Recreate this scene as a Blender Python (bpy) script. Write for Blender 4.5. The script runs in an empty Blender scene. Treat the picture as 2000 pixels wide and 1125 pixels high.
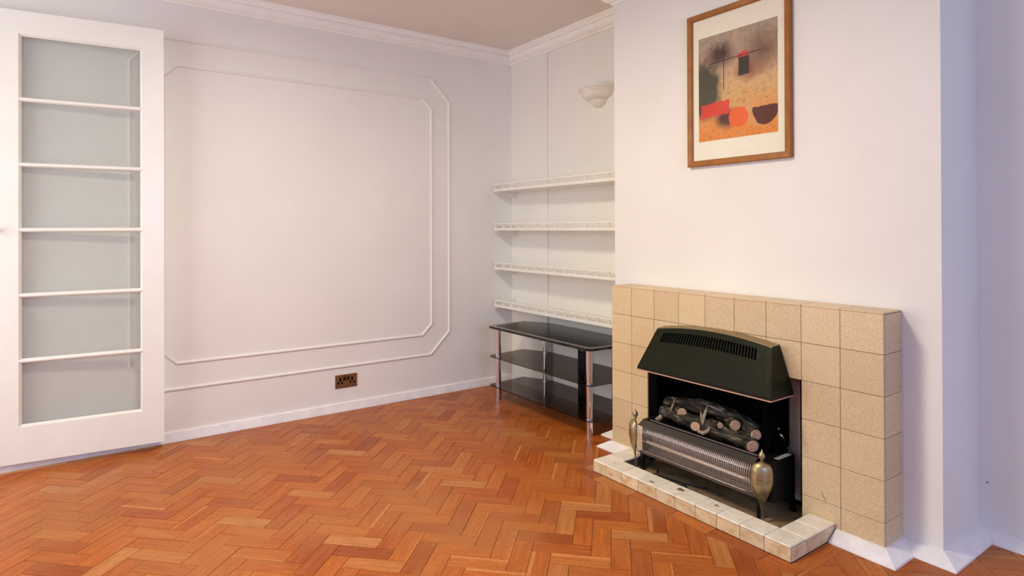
import bpy, bmesh, math, random
from mathutils import Vector, Matrix

random.seed(7)
scene = bpy.context.scene
COL = scene.collection
R = math.radians

# ---------------------------------------------------------------- camera
CX, CY, FPX = 997.22, 442.27, 1193.79
yaw, pitch, roll = R(35.2958), R(0.1981), R(-0.2017)
CAM = Vector((-2.7638, -3.8861, 1.1817))
fw = Vector((math.sin(yaw) * math.cos(pitch), math.cos(yaw) * math.cos(pitch), math.sin(pitch)))
rt = Vector((math.cos(yaw), -math.sin(yaw), 0))
up = rt.cross(fw)
rt2 = rt * math.cos(roll) + up * math.sin(roll)
up2 = -rt * math.sin(roll) + up * math.cos(roll)
cd = bpy.data.cameras.new('camera')
cam = bpy.data.objects.new('camera', cd)
COL.objects.link(cam)
cam.matrix_world = Matrix(((rt2.x, up2.x, -fw.x, CAM.x), (rt2.y, up2.y, -fw.y, CAM.y), (rt2.z, up2.z, -fw.z, CAM.z), (0, 0, 0, 1)))
cd.sensor_fit = 'HORIZONTAL'
cd.sensor_width = 36
cd.lens = FPX / 2000 * 36
cd.shift_x = (1000 - CX) / 2000
cd.shift_y = (CY - 562.5) / 2000
cd.clip_start = 0.02
scene.camera = cam

# ---------------------------------------------------------------- light, exposure
vs = scene.view_settings
vs.view_transform = 'Standard'
vs.look = 'None'
vs.gamma = 1
vs.use_curve_mapping = False
vs.exposure = -0.07
scene.cycles.use_denoising = True
scene.cycles.max_bounces = 12
scene.cycles.diffuse_bounces = 8
scene.cycles.transparent_max_bounces = 16
world = bpy.data.worlds.new('world')
scene.world = world
world.use_nodes = True
world.node_tree.nodes['Background'].inputs[0].default_value = (0.75, 0.87, 1.0, 1)
world.node_tree.nodes['Background'].inputs[1].default_value = 1.0


def area(name, loc, aim, sx, sy, watts, col):
    l = bpy.data.lights.new(name, 'AREA')
    l.shape = 'RECTANGLE'
    l.size, l.size_y = sx, sy
    l.energy = watts
    l.color = col
    o = bpy.data.objects.new(name, l)
    COL.objects.link(o)
    o.location = loc
    d = Vector(aim) - Vector(loc)
    o.rotation_euler = d.to_track_quat('-Z', 'Y').to_euler()
    return o


# daylight through the tall window beyond the open door, daylight through the window behind the camera, the ceiling lamp
area('window_daylight', (-4.27, -1.05, 1.30), (0, -1.75, 1.0), 1.45, 1.95, 36, (0.96, 0.97, 1.0))
area('rear_daylight', (-2.2, -6.07, 1.5), (-1.9, 0, -0.8), 1.4, 1.3, 60, (0.30, 0.46, 1.0))
area('ceiling_lamp', (-2.1, -2.0, 2.42), (-2.1, -2.0, 0), 0.36, 0.36, 47, (1.0, 0.88, 0.67))


# ---------------------------------------------------------------- node material helpers
def new_mat(name):
    m = bpy.data.materials.new(name)
    m.use_nodes = True
    nt = m.node_tree
    return m, nt, nt.nodes['Principled BSDF']


def N(nt, t, **kw):
    n = nt.nodes.new(t)
    for k, v in kw.items():
        if k.startswith('i_'):
            n.inputs[k[2:].replace('_', ' ')].default_value = v
        else:
            setattr(n, k, v)
    return n


def L(nt, a, b):
    nt.links.new(a, b)


def mix(nt, fac, a, b, blend='MIX'):
    n = nt.nodes.new('ShaderNodeMix')
    n.data_type = 'RGBA'
    n.blend_type = blend
    for s, v in ((n.inputs[0], fac), (n.inputs[6], a), (n.inputs[7], b)):
        if hasattr(v, 'is_linked'):
            nt.links.new(v, s)
        elif isinstance(v, (tuple, list)):
            s.default_value = (*v, 1) if len(v) == 3 else v
        else:
            s.default_value = v
    return n.outputs[2]


def math_n(nt, op, a, b=None, c=None, clamp=False):
    n = nt.nodes.new('ShaderNodeMath')
    n.operation = op
    n.use_clamp = clamp
    for i, v in enumerate((a, b, c)):
        if v is None:
            continue
        if hasattr(v, 'is_linked'):
            nt.links.new(v, n.inputs[i])
        else:
            n.inputs[i].default_value = v
    return n.outputs[0]


def ramp(nt, fac, stops):
    n = nt.nodes.new('ShaderNodeValToRGB')
    cr = n.color_ramp
    while len(cr.elements) < len(stops):
        cr.elements.new(0.5)
    for e, (p, c) in zip(cr.elements, stops):
        e.position = p
        e.color = (*c, 1) if len(c) == 3 else c
    nt.links.new(fac, n.inputs[0])
    return n.outputs[0]


def coords(nt, kind='Object', scale=(1, 1, 1), loc=None):
    tc = nt.nodes.new('ShaderNodeTexCoord')
    mp = nt.nodes.new('ShaderNodeMapping')
    mp.inputs['Scale'].default_value = scale
    nt.links.new(tc.outputs[kind], mp.inputs[0])
    if loc is not None:
        nt.links.new(loc, mp.inputs['Location'])
    return mp.outputs[0]


def noise(nt, vec, scale, detail=3, rough=0.5):
    n = nt.nodes.new('ShaderNodeTexNoise')
    n.inputs['Scale'].default_value = scale
    n.inputs['Detail'].default_value = detail
    n.inputs['Roughness'].default_value = rough
    nt.links.new(vec, n.inputs['Vector'])
    return n.outputs['Fac']


def bump(nt, bsdf, h, strength, dist=0.001):
    b = nt.nodes.new('ShaderNodeBump')
    b.inputs['Strength'].default_value = strength
    b.inputs['Distance'].default_value = dist
    nt.links.new(h, b.inputs['Height'])
    nt.links.new(b.outputs[0], bsdf.inputs['Normal'])


def paint(name, c1, c2, rough, nscale=3.0, bs=0.15, bscale=120, spec=0.3):
    m, nt, p = new_mat(name)
    v = coords(nt)
    f = noise(nt, v, nscale, 4, 0.6)
    L(nt, ramp(nt, f, [(0.3, c1), (0.7, c2)]), p.inputs['Base Color'])
    p.inputs['Roughness'].default_value = rough
    p.inputs['Specular IOR Level'].default_value = spec
    bump(nt, p, noise(nt, v, bscale, 3, 0.6), bs)
    return m


def plain(name, col, rough=0.5, metal=0.0, var=0.12, nscale=25, bs=0.0, spec=0.5, bscale=200):
    m, nt, p = new_mat(name)
    v = coords(nt)
    f = noise(nt, v, nscale, 4, 0.6)
    d = tuple(c * (1 - var) for c in col)
    u = tuple(min(1, c * (1 + var)) for c in col)
    L(nt, ramp(nt, f, [(0.3, d), (0.7, u)]), p.inputs['Base Color'])
    p.inputs['Roughness'].default_value = rough
    p.inputs['Metallic'].default_value = metal
    p.inputs['Specular IOR Level'].default_value = spec
    if bs:
        bump(nt, p, noise(nt, v, bscale, 3, 0.6), bs)
    return m


M = {}
M['wall'] = paint('wall_paint', (0.785, 0.775, 0.715), (0.835, 0.825, 0.765), 0.6, 1.6, 0.25, 160)
M['ceiling'] = paint('ceiling_paint', (0.74, 0.68, 0.62), (0.78, 0.72, 0.66), 0.85, 2.0, 0.2, 90)
M['gloss'] = paint('white_gloss_paint', (0.79, 0.78, 0.71), (0.84, 0.83, 0.76), 0.28, 6, 0.08, 40, 0.5)
M['cornice'] = paint('cornice_paint', (0.88, 0.87, 0.80), (0.93, 0.92, 0.86), 0.5, 9, 0.6, 110)
M['skirt'] = paint('skirting_paint', (0.76, 0.75, 0.73), (0.90, 0.88, 0.85), 0.4, 14, 0.35, 45, 0.4)
M['plaster'] = paint('sconce_plaster', (0.76, 0.74, 0.67), (0.80, 0.78, 0.71), 0.6, 12, 0.1, 90)
M['black'] = plain('black_enamel', (0.004, 0.004, 0.004), 0.5, spec=0.25)
M['soot'] = plain('soot_black', (0.0015, 0.0015, 0.0015), 0.9, spec=0.05)
M['hood'] = plain('olive_black_enamel', (0.011, 0.013, 0.005), 0.42, bs=0.05, spec=0.12)
M['bronze'] = plain('bronze_enamel', (0.26, 0.19, 0.09), 0.4, 0.3)
M['copper'] = plain('copper_trim', (0.58, 0.36, 0.25), 0.4, 0.3)
M['brass'] = plain('aged_brass', (0.42, 0.36, 0.20), 0.42, 1.0, 0.35, 26)
M['socket_brass'] = plain('socket_brass', (0.28, 0.16, 0.07), 0.38, 0.8, 0.2, 30)
M['chrome'] = plain('chrome', (0.72, 0.70, 0.70), 0.08, 1.0, 0.02)
M['steel'] = plain('dull_steel', (0.42, 0.41, 0.44), 0.38, 0.7, 0.08)
M['plate'] = plain('grey_plate', (0.50, 0.48, 0.50), 0.4, 0.0, 0.06)
M['wire'] = plain('bright_wire', (0.80, 0.74, 0.66), 0.3, 0.8, 0.05)
M['reflector'] = plain('heater_reflector', (0.27, 0.215, 0.185), 0.42, 0.9, 0.15, 30)
M['ceramic'] = plain('element_ceramic', (0.72, 0.58, 0.46), 0.6)
M['cable'] = plain('cable_rubber', (0.010, 0.010, 0.010), 0.5)
M['dirt'] = plain('hearth_slab', (0.24, 0.165, 0.09), 0.75, 0, 0.55, 9, 0.4, 0.3, 60)
M['mount'] = plain('picture_mount', (0.90, 0.87, 0.70), 0.8, 0, 0.03)
M['mesh'] = plain('grey_mesh', (0.075, 0.066, 0.055), 0.45, 0.4, 0.5, 260)
M['label'] = plain('rating_plate', (0.50, 0.50, 0.47), 0.4, 0.3, 0.6, 140)
M['grout'] = plain('grout', (0.17, 0.105, 0.055), 0.85, 0, 0.2, 60)
M['bitumen'] = plain('floor_joint', (0.020, 0.007, 0.003), 0.8)


def tile_mat(name, c1, c2, c3, sc, rough):
    m, nt, p = new_mat(name)
    oi = nt.nodes.new('ShaderNodeObjectInfo')
    cm = nt.nodes.new('ShaderNodeCombineXYZ')
    r10 = math_n(nt, 'MULTIPLY', oi.outputs['Random'], 37.0)
    L(nt, r10, cm.inputs[0])
    L(nt, r10, cm.inputs[2])
    v = coords(nt, 'Object', (1, 1, 1.7), cm.outputs[0])
    f = noise(nt, v, sc, 5, 0.65)
    c = ramp(nt, f, [(0.30, c1), (0.5, c2), (0.70, c3)])
    f2 = noise(nt, v, sc * 0.12, 2, 0.5)
    c = mix(nt, math_n(nt, 'MULTIPLY', f2, 0.35), c, c1)
    hv = nt.nodes.new('ShaderNodeHueSaturation')
    L(nt, math_n(nt, 'MULTIPLY_ADD', oi.outputs['Random'], 0.14, 0.93), hv.inputs['Value'])
    L(nt, c, hv.inputs['Color'])
    L(nt, hv.outputs[0], p.inputs['Base Color'])
    p.inputs['Roughness'].default_value = rough
    bump(nt, p, f, 0.12, 0.0008)
    return m


M['tile'] = tile_mat('beige_mottled_tile', (0.54, 0.39, 0.21), (0.68, 0.52, 0.31), (0.77, 0.62, 0.40), 120, 0.38)
M['kerb_top'] = tile_mat('cream_kerb_tile', (0.70, 0.64, 0.49), (0.85, 0.80, 0.66), (0.89, 0.85, 0.73), 30, 0.3)
M['kerb_face'] = tile_mat('kerb_face_tile', (0.54, 0.36, 0.16), (0.76, 0.62, 0.39), (0.84, 0.74, 0.52), 18, 0.35)


def wood_mat(name, island=False):
    m, nt, p = new_mat(name)
    if island:
        g = nt.nodes.new('ShaderNodeNewGeometry')
        rnd = g.outputs['Random Per Island']
    else:
        g = nt.nodes.new('ShaderNodeObjectInfo')
        rnd = g.outputs['Random']
    cm = nt.nodes.new('ShaderNodeCombineXYZ')
    r1 = math_n(nt, 'MULTIPLY', rnd, 53.0)
    L(nt, r1, cm.inputs[0])
    L(nt, math_n(nt, 'MULTIPLY', rnd, 91.0), cm.inputs[1])
    v = coords(nt, 'Object', (6, 60, 60) if not island else (20, 20, 20), cm.outputs[0])
    grain = noise(nt, v, 1.0, 5, 0.65)
    # a second random number per block
    r2 = math_n(nt, 'FRACT', math_n(nt, 'MULTIPLY', rnd, 17.31))
    r3 = math_n(nt, 'FRACT', math_n(nt, 'MULTIPLY', rnd, 71.77))
    base = ramp(nt, rnd, [(0.0, (0.36, 0.080, 0.012)), (0.15, (0.46, 0.112, 0.014)), (0.6, (0.53, 0.145, 0.017)), (0.9, (0.57, 0.175, 0.024)), (0.97, (0.56, 0.225, 0.060)), (1.0, (0.60, 0.27, 0.085))])
    dark = mix(nt, 1.0, base, (0.62, 0.52, 0.44), 'MULTIPLY')
    c = mix(nt, ramp(nt, grain, [(0.35, (0, 0, 0)), (0.7, (1, 1, 1))]), dark, base)
    if not island:
        # pale sapwood along one long edge of some blocks
        tc = nt.nodes.new('ShaderNodeTexCoord')
        sp = nt.nodes.new('ShaderNodeSeparateXYZ')
        L(nt, tc.outputs['Object'], sp.inputs[0])
        edge = math_n(nt, 'MULTIPLY_ADD', r3, -0.03, 0.046)
        wob = math_n(nt, 'MULTIPLY_ADD', grain, 0.008, -0.004)
        on = math_n(nt, 'GREATER_THAN', math_n(nt, 'ADD', sp.outputs[1], wob), edge)
        on = math_n(nt, 'MULTIPLY', on, math_n(nt, 'GREATER_THAN', r2, 0.70))
        c = mix(nt, math_n(nt, 'MULTIPLY', on, 0.55), c, (0.68, 0.29, 0.085))
    # worn, dirty traffic areas
    gp = nt.nodes.new('ShaderNodeNewGeometry')
    w = nt.nodes.new('ShaderNodeMapping')
    L(nt, gp.outputs['Position'], w.inputs[0])
    wear = noise(nt, w.outputs[0], 1.7, 4, 0.6)
    c = mix(nt, ramp(nt, wear, [(0.44, (0, 0, 0)), (0.64, (0.62, 0.62, 0.62))]), c, (0.40, 0.155, 0.045))
    fleck = noise(nt, w.outputs[0], 75, 7, 0.8)
    c = mix(nt, ramp(nt, fleck, [(0.50, (0, 0, 0)), (0.66, (0.75, 0.75, 0.75))]), c, (0.24, 0.066, 0.016))
    L(nt, c, p.inputs['Base Color'])
    L(nt, math_n(nt, 'MULTIPLY_ADD', wear, 0.30, 0.20), p.inputs['Roughness'])
    p.inputs['Specular IOR Level'].default_value = 0.22
    bump(nt, p, grain, 0.10, 0.0008)
    return m


M['wood'] = wood_mat('oiled_hardwood_block')
M['wood_far'] = wood_mat('oiled_hardwood_far', True)
M['pale_wood'] = plain('pale_hardwood', (0.60, 0.27, 0.055), 0.4, 0, 0.25, 12)  # lighter orange tone for the left end of the wall strip


def frame_mat():
    m, nt, p = new_mat('stained_frame_wood')
    v = coords(nt, 'Object', (40, 8, 8))
    f = noise(nt, v, 2.0, 4, 0.6)
    L(nt, ramp(nt, f, [(0.3, (0.25, 0.085, 0.010)), (0.7, (0.38, 0.145, 0.020))]), p.inputs['Base Color'])
    p.inputs['Roughness'].default_value = 0.4
    return m


M['frame'] = frame_mat()


def glass_mat(name, tint, refl_rough=0.02, base_refl=0.03, dark=0.0, darkcol=(0, 0, 0)):
    """thin sheet: transparent with a fresnel reflection (and a dark body for smoked glass)"""
    m = bpy.data.materials.new(name)
    m.use_nodes = True
    nt = m.node_tree
    nt.nodes.clear()
    out = nt.nodes.new('ShaderNodeOutputMaterial')
    tr = N(nt, 'ShaderNodeBsdfTransparent')
    tr.inputs[0].default_value = (*tint, 1)
    gl = N(nt, 'ShaderNodeBsdfGlossy')
    gl.inputs['Roughness'].default_value = refl_rough
    body = tr.outputs[0]
    if dark > 0:
        df = N(nt, 'ShaderNodeBsdfDiffuse')
        df.inputs[0].default_value = (*darkcol, 1)
        mm = N(nt, 'ShaderNodeMixShader')
        mm.inputs[0].default_value = dark
        L(nt, tr.outputs[0], mm.inputs[1])
        L(nt, df.outputs[0], mm.inputs[2])
        body = mm.outputs[0]
    lw = N(nt, 'ShaderNodeLayerWeight')
    lw.inputs[0].default_value = 0.35
    f = math_n(nt, 'MULTIPLY_ADD', math_n(nt, 'POWER', lw.outputs['Facing'], 3.0), 0.6, base_refl, True)
    ms = N(nt, 'ShaderNodeMixShader')
    L(nt, f, ms.inputs[0])
    L(nt, body, ms.inputs[1])
    L(nt, gl.outputs[0], ms.inputs[2])
    L(nt, ms.outputs[0], out.inputs[0])
    return m


M['pane'] = glass_mat('door_glass', (0.88, 0.91, 0.90), 0.04, 0.03, 0.30, (0.52, 0.53, 0.52))
M['picture_glass'] = glass_mat('picture_glass', (0.98, 0.98, 0.98), 0.02, 0.012)
M['smoked'] = glass_mat('smoked_black_glass', (0.45, 0.41, 0.39), 0.03, 0.03)
M['black_glass'] = plain('black_glass', (0.004, 0.004, 0.004), 0.09, 0, 0.0)
M['bevel_sheen'] = plain('glass_bevel_sheen', (0.24, 0.22, 0.21), 0.2, 0, 0.0)  # grey colour stands in for light reflected by the bevelled edge


def bark_mat():
    m, nt, p = new_mat('moulded_bark')
    v = coords(nt, 'Object', (60, 14, 60))
    f = noise(nt, v, 1.0, 6, 0.7)
    c = ramp(nt, f, [(0.40, (0.002, 0.002, 0.001)), (0.50, (0.014, 0.012, 0.007)), (0.57, (0.060, 0.050, 0.028)), (0.68, (0.30, 0.24, 0.15))])
    L(nt, c, p.inputs['Base Color'])
    p.inputs['Roughness'].default_value = 0.6
    bump(nt, p, f, 0.9, 0.006)
    return m


M['bark'] = bark_mat()
M['cut'] = plain('log_cut_face', (0.50, 0.32, 0.19), 0.7, 0, 0.3, 120)
M['twig'] = plain('pale_twig', (0.30, 0.24, 0.16), 0.7, 0, 0.4, 60)


def print_mat():
    m, nt, p = new_mat('abstract_print')
    tc = nt.nodes.new('ShaderNodeTexCoord')
    sp = nt.nodes.new('ShaderNodeSeparateXYZ')
    L(nt, tc.outputs['Generated'], sp.inputs[0])
    n1 = noise(nt, tc.outputs['Generated'], 7, 5, 0.65)
    n2 = noise(nt, coords(nt, 'Object', (1, 1, 1)), 55, 9, 0.8)
    n3 = noise(nt, tc.outputs['Generated'], 3.2, 4, 0.6)
    wob = math_n(nt, 'MULTIPLY_ADD', n1, 0.05, -0.025)
    U = math_n(nt, 'SUBTRACT', 1.0, sp.outputs[1])      # y runs right to left as the wall is seen
    V = sp.outputs[2]
    Uw = math_n(nt, 'ADD', U, wob)
    Vw = math_n(nt, 'ADD', V, wob)
    vv = math_n(nt, 'ADD', V, math_n(nt, 'MULTIPLY_ADD', n1, 0.4, -0.2))
    c = ramp(nt, vv, [(0.02, (0.80, 0.27, 0.035)), (0.22, (0.76, 0.33, 0.08)), (0.42, (0.70, 0.44, 0.17)), (0.58, (0.66, 0.42, 0.22)), (0.76, (0.46, 0.32, 0.21)), (0.96, (0.42, 0.33, 0.24))])
    c = mix(nt, ramp(nt, n2, [(0.50, (0, 0, 0)), (0.68, (0.60, 0.60, 0.60))]), c, (0.14, 0.075, 0.045))
    c = mix(nt, ramp(nt, n3, [(0.54, (0, 0, 0)), (0.68, (0.5, 0.5, 0.5))]), c, (0.60, 0.44, 0.24))

    def soft(cu, cv, ru, rv, k, col):
        nonlocal c
        a = math_n(nt, 'DIVIDE', math_n(nt, 'SUBTRACT', Uw, cu), ru)
        b = math_n(nt, 'DIVIDE', math_n(nt, 'SUBTRACT', Vw, cv), rv)
        d = math_n(nt, 'SQRT', math_n(nt, 'ADD', math_n(nt, 'MULTIPLY', a, a), math_n(nt, 'MULTIPLY', b, b)))
        d = math_n(nt, 'ADD', d, math_n(nt, 'MULTIPLY_ADD', n1, 0.9, -0.45))
        f = math_n(nt, 'MULTIPLY', math_n(nt, 'SUBTRACT', 1.0, d, None, True), k, None, True)
        c = mix(nt, f, c, col)

    def rect(u0, u1, v0, v1, col, k=1.0, slope=0.0, w=1.0):
        nonlocal c
        wv = math_n(nt, 'MULTIPLY', wob, w)
        a = math_n(nt, 'ADD', U, wv)
        b = math_n(nt, 'ADD', math_n(nt, 'ADD', V, wv), math_n(nt, 'MULTIPLY', U, -slope))
        f = math_n(nt, 'MULTIPLY', math_n(nt, 'GREATER_THAN', a, u0), math_n(nt, 'LESS_THAN', a, u1))
        f = math_n(nt, 'MULTIPLY', f, math_n(nt, 'MULTIPLY', math_n(nt, 'GREATER_THAN', b, v0), math_n(nt, 'LESS_THAN', b, v1)))
        c = mix(nt, math_n(nt, 'MULTIPLY', f, k), c, col)

    def disc(cu, cv, ru, rv, col, k=1.0, vmax=None):
        nonlocal c
        a = math_n(nt, 'DIVIDE', math_n(nt, 'SUBTRACT', Uw, cu), ru)
        b = math_n(nt, 'DIVIDE', math_n(nt, 'SUBTRACT', Vw, cv), rv)
        f = math_n(nt, 'LESS_THAN', math_n(nt, 'ADD', math_n(nt, 'MULTIPLY', a, a), math_n(nt, 'MULTIPLY', b, b)), 1.0)
        if vmax is not None:
            f = math_n(nt, 'MULTIPLY', f, math_n(nt, 'LESS_THAN', Vw, vmax))
        c = mix(nt, math_n(nt, 'MULTIPLY', f, k), c, col)

    soft(0.02, 0.50, 0.34, 0.34, 2.6, (0.075, 0.068, 0.040))
    soft(0.30, 0.80, 0.25, 0.16, 1.3, (0.075, 0.035, 0.030))
    soft(0.82, 0.74, 0.28, 0.24, 1.0, (0.15, 0.075, 0.045))
    soft(0.66, 0.60, 0.22, 0.12, 1.2, (0.30, 0.10, 0.05))
    soft(0.36, 0.19, 0.16, 0.12, 1.6, (0.10, 0.03, 0.03))
    rect(0.03, 0.42, 0.215, 0.345, (0.72, 0.05, 0.025), 0.95, 0.05)
    disc(0.53, 0.185, 0.125, 0.095, (0.85, 0.13, 0.02), 0.95)
    disc(0.86, 0.235, 0.155, 0.15, (0.085, 0.012, 0.008), 0.96, 0.245)
    rect(0.525, 0.655, 0.715, 0.775, (0.70, 0.06, 0.04), 0.95)
    rect(0.530, 0.660, 0.560, 0.730, (0.030, 0.028, 0.016), 0.97)
    rect(0.335, 0.347, 0.46, 0.90, (0.03, 0.012, 0.01), 0.85, 0, 0.12)
    rect(0.15, 0.80, 0.722, 0.732, (0.03, 0.012, 0.01), 0.85, 0.03, 0.12)
    L(nt, c, p.inputs['Base Color'])
    p.inputs['Roughness'].default_value = 0.7
    return m


M['print'] = print_mat()


# ---------------------------------------------------------------- mesh helpers
def link(name, me, mat, parent=None, loc=(0, 0, 0), rot=(0, 0, 0), smooth=False):
    if mat is not None and not me.materials:
        me.materials.append(mat)
    if smooth:
        me.polygons.foreach_set('use_smooth', [True] * len(me.polygons))
    o = bpy.data.objects.new(name, me)
    COL.objects.link(o)
    o.location = loc
    o.rotation_euler = rot
    if parent:
        o.parent = parent
    return o


def mesh(name, verts, faces):
    me = bpy.data.meshes.new(name)
    me.from_pydata([tuple(v) for v in verts], [], faces)
    me.update()
    return me


def tidy(bm):
    bmesh.ops.recalc_face_normals(bm, faces=bm.faces)


def bm_box(bm, x0, x1, y0, y1, z0, z1):
    vs_ = [bm.verts.new(c) for c in ((x0, y0, z0), (x1, y0, z0), (x1, y1, z0), (x0, y1, z0), (x0, y0, z1), (x1, y0, z1), (x1, y1, z1), (x0, y1, z1))]
    for f in ((0, 3, 2, 1), (4, 5, 6, 7), (0, 1, 5, 4), (1, 2, 6, 5), (2, 3, 7, 6), (3, 0, 4, 7)):
        bm.faces.new([vs_[i] for i in f])
    return vs_


def from_bm(name, bm):
    tidy(bm)
    me = bpy.data.meshes.new(name)
    bm.to_mesh(me)
    bm.free()
    return me


def box_me(name, x0, x1, y0, y1, z0, z1, bev=0.0, seg=1):
    bm = bmesh.new()
    bm_box(bm, x0, x1, y0, y1, z0, z1)
    if bev:
        bmesh.ops.bevel(bm, geom=list(bm.edges), offset=bev, segments=seg, affect='EDGES', profile=0.5)
    return from_bm(name, bm)


def box(name, b, mat, parent=None, bev=0.0, seg=1, **kw):
    x0, x1, y0, y1, z0, z1 = b
    cx, cy, cz = (x0 + x1) / 2, (y0 + y1) / 2, (z0 + z1) / 2
    me = box_me(name, x0 - cx, x1 - cx, y0 - cy, y1 - cy, z0 - cz, z1 - cz, bev, seg)
    pl = parent.location if parent else Vector((0, 0, 0))
    return link(name, me, mat, parent, (cx - pl.x, cy - pl.y, cz - pl.z), **kw)


def thing(name, label, cat, loc=(0, 0, 0), group=None):
    o = bpy.data.objects.new(name, None)
    COL.objects.link(o)
    o.location = loc
    o.empty_display_size = 0.05
    o['label'] = label
    o['category'] = cat
    if group:
        o['group'] = group
    return o


def structure(o, label=None):
    o['kind'] = 'structure'
    if label:
        o['label'] = label
    return o


def sweep(name, path, prof, mapf, closed=False, cap=True):
    """path: 2-D points; prof: (lateral, out) points; lateral is to the RIGHT of the path; mapf(px, py, out) -> 3-D"""
    n = len(path)
    secs = []
    for i in range(n):
        p = Vector(path[i])
        if closed:
            a, b = Vector(path[i - 1]), Vector(path[(i + 1) % n])
        else:
            a = Vector(path[i - 1]) if i else None
            b = Vector(path[i + 1]) if i < n - 1 else None
        d1 = (p - a).normalized() if a is not None else (b - p).normalized()
        d2 = (b - p).normalized() if b is not None else d1
        n1, n2 = Vector((d1.y, -d1.x)), Vector((d2.y, -d2.x))
        mv = (n1 + n2)
        mv = mv / max(1e-6, mv.dot(n1))
        secs.append([mapf(p.x + mv.x * l, p.y + mv.y * l, o) for l, o in prof])
    verts = [v for s in secs for v in s]
    k = len(prof)
    faces = []
    for i in range(n if closed else n - 1):
        j = (i + 1) % n
        for q in range(k):
            r = (q + 1) % k
            faces.append((i * k + q, i * k + r, j * k + r, j * k + q))
    if not closed and cap:
        faces.append(tuple(range(k)))
        faces.append(tuple(range((n - 1) * k, n * k))[::-1])
    bm = bmesh.new()
    bv = [bm.verts.new(v) for v in verts]
    for f in faces:
        bm.faces.new([bv[i] for i in f])
    return from_bm(name, bm)


def lathe(name, prof, seg=24, a0=0.0, a1=2 * math.pi, sx=1.0, sy=1.0):
    full = abs(a1 - a0 - 2 * math.pi) < 1e-6
    n = seg if full else seg + 1
    verts, faces = [], []
    for i in range(n):
        a = a0 + (a1 - a0) * i / seg
        for r, z in prof:
            verts.append((r * math.cos(a) * sx, r * math.sin(a) * sy, z))
    k = len(prof)
    for i in range(seg):
        j = (i + 1) % n
        for q in range(k - 1):
            faces.append((i * k + q, j * k + q, j * k + q + 1, i * k + q + 1))
    bm = bmesh.new()
    bv = [bm.verts.new(v) for v in verts]
    for f in faces:
        try:
            bm.faces.new([bv[i] for i in f])
        except ValueError:
            pass
    bmesh.ops.remove_doubles(bm, verts=bm.verts, dist=1e-5)
    if not full:
        bmesh.ops.holes_fill(bm, edges=bm.edges, sides=0)
    return from_bm(name, bm)


def bm_tube(bm, pts, rad, seg=6, caps=True):
    pts = [Vector(p) for p in pts]
    rings = []
    for i, p in enumerate(pts):
        d = (pts[min(i + 1, len(pts) - 1)] - pts[max(i - 1, 0)]).normalized()
        a = d.cross(Vector((0, 0, 1)))
        if a.length < 0.1:
            a = d.cross(Vector((0, 1, 0)))
        a.normalize()
        b = d.cross(a)
        r = rad[i] if isinstance(rad, (list, tuple)) else rad
        rings.append([bm.verts.new(p + a * (r * math.cos(t * 2 * math.pi / seg)) + b * (r * math.sin(t * 2 * math.pi / seg))) for t in range(seg)])
    for i in range(len(rings) - 1):
        for t in range(seg):
            u = (t + 1) % seg
            bm.faces.new((rings[i][t], rings[i][u], rings[i + 1][u], rings[i + 1][t]))
    if caps:
        bm.faces.new(rings[0][::-1])
        bm.faces.new(rings[-1])


def tube(name, pts, rad, mat, parent=None, seg=8, smooth=True, rel=None):
    bm = bmesh.new()
    pl = parent.location if parent else Vector((0, 0, 0))
    bm_tube(bm, [Vector(p) - pl for p in pts], rad, seg)
    return link(name, from_bm(name, bm), mat, parent, smooth=smooth)


# ================================================================ ROOM SHELL
ZC = 2.538                      # ceiling
XCH, YC0, YC1 = -0.265, -1.386, -3.0    # chimney breast face, left return, right return
XR = 0.07                       # back of the right alcove
XA = 0.014                      # back of the left alcove
XL, YF = -4.30, -6.10           # window wall, wall behind the camera

structure(box('ceiling', (XL - 0.1, 0.25, YF - 0.1, 0.15, ZC, ZC + 0.1), M['ceiling']), 'dull pinkish white painted ceiling')
structure(box('wall_back', (XL - 0.1, 0.0, 0.0, 0.15, -0.02, ZC), M['wall']), 'off-white back wall with two applied octagonal mouldings')
f = bmesh.new()
bm_box(f, XR, 0.25, YF - 0.1, YC1, -0.02, ZC)
bm_box(f, XA, 0.25, YC1, 0.0, -0.02, ZC)
structure(link('wall_right', from_bm('wall_right', f), M['wall']), 'off-white wall of the two alcoves beside the chimney breast')
structure(box('wall_pier', (0.0, XA, -0.44, 0.0, -0.02, ZC), M['wall']), 'shallow boxed pier in the corner behind the shelves')
structure(box('wall_chimney', (XCH, XA, YC1, YC0, -0.02, ZC), M['wall']), 'white chimney breast wall above and around the fireplace')
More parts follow.
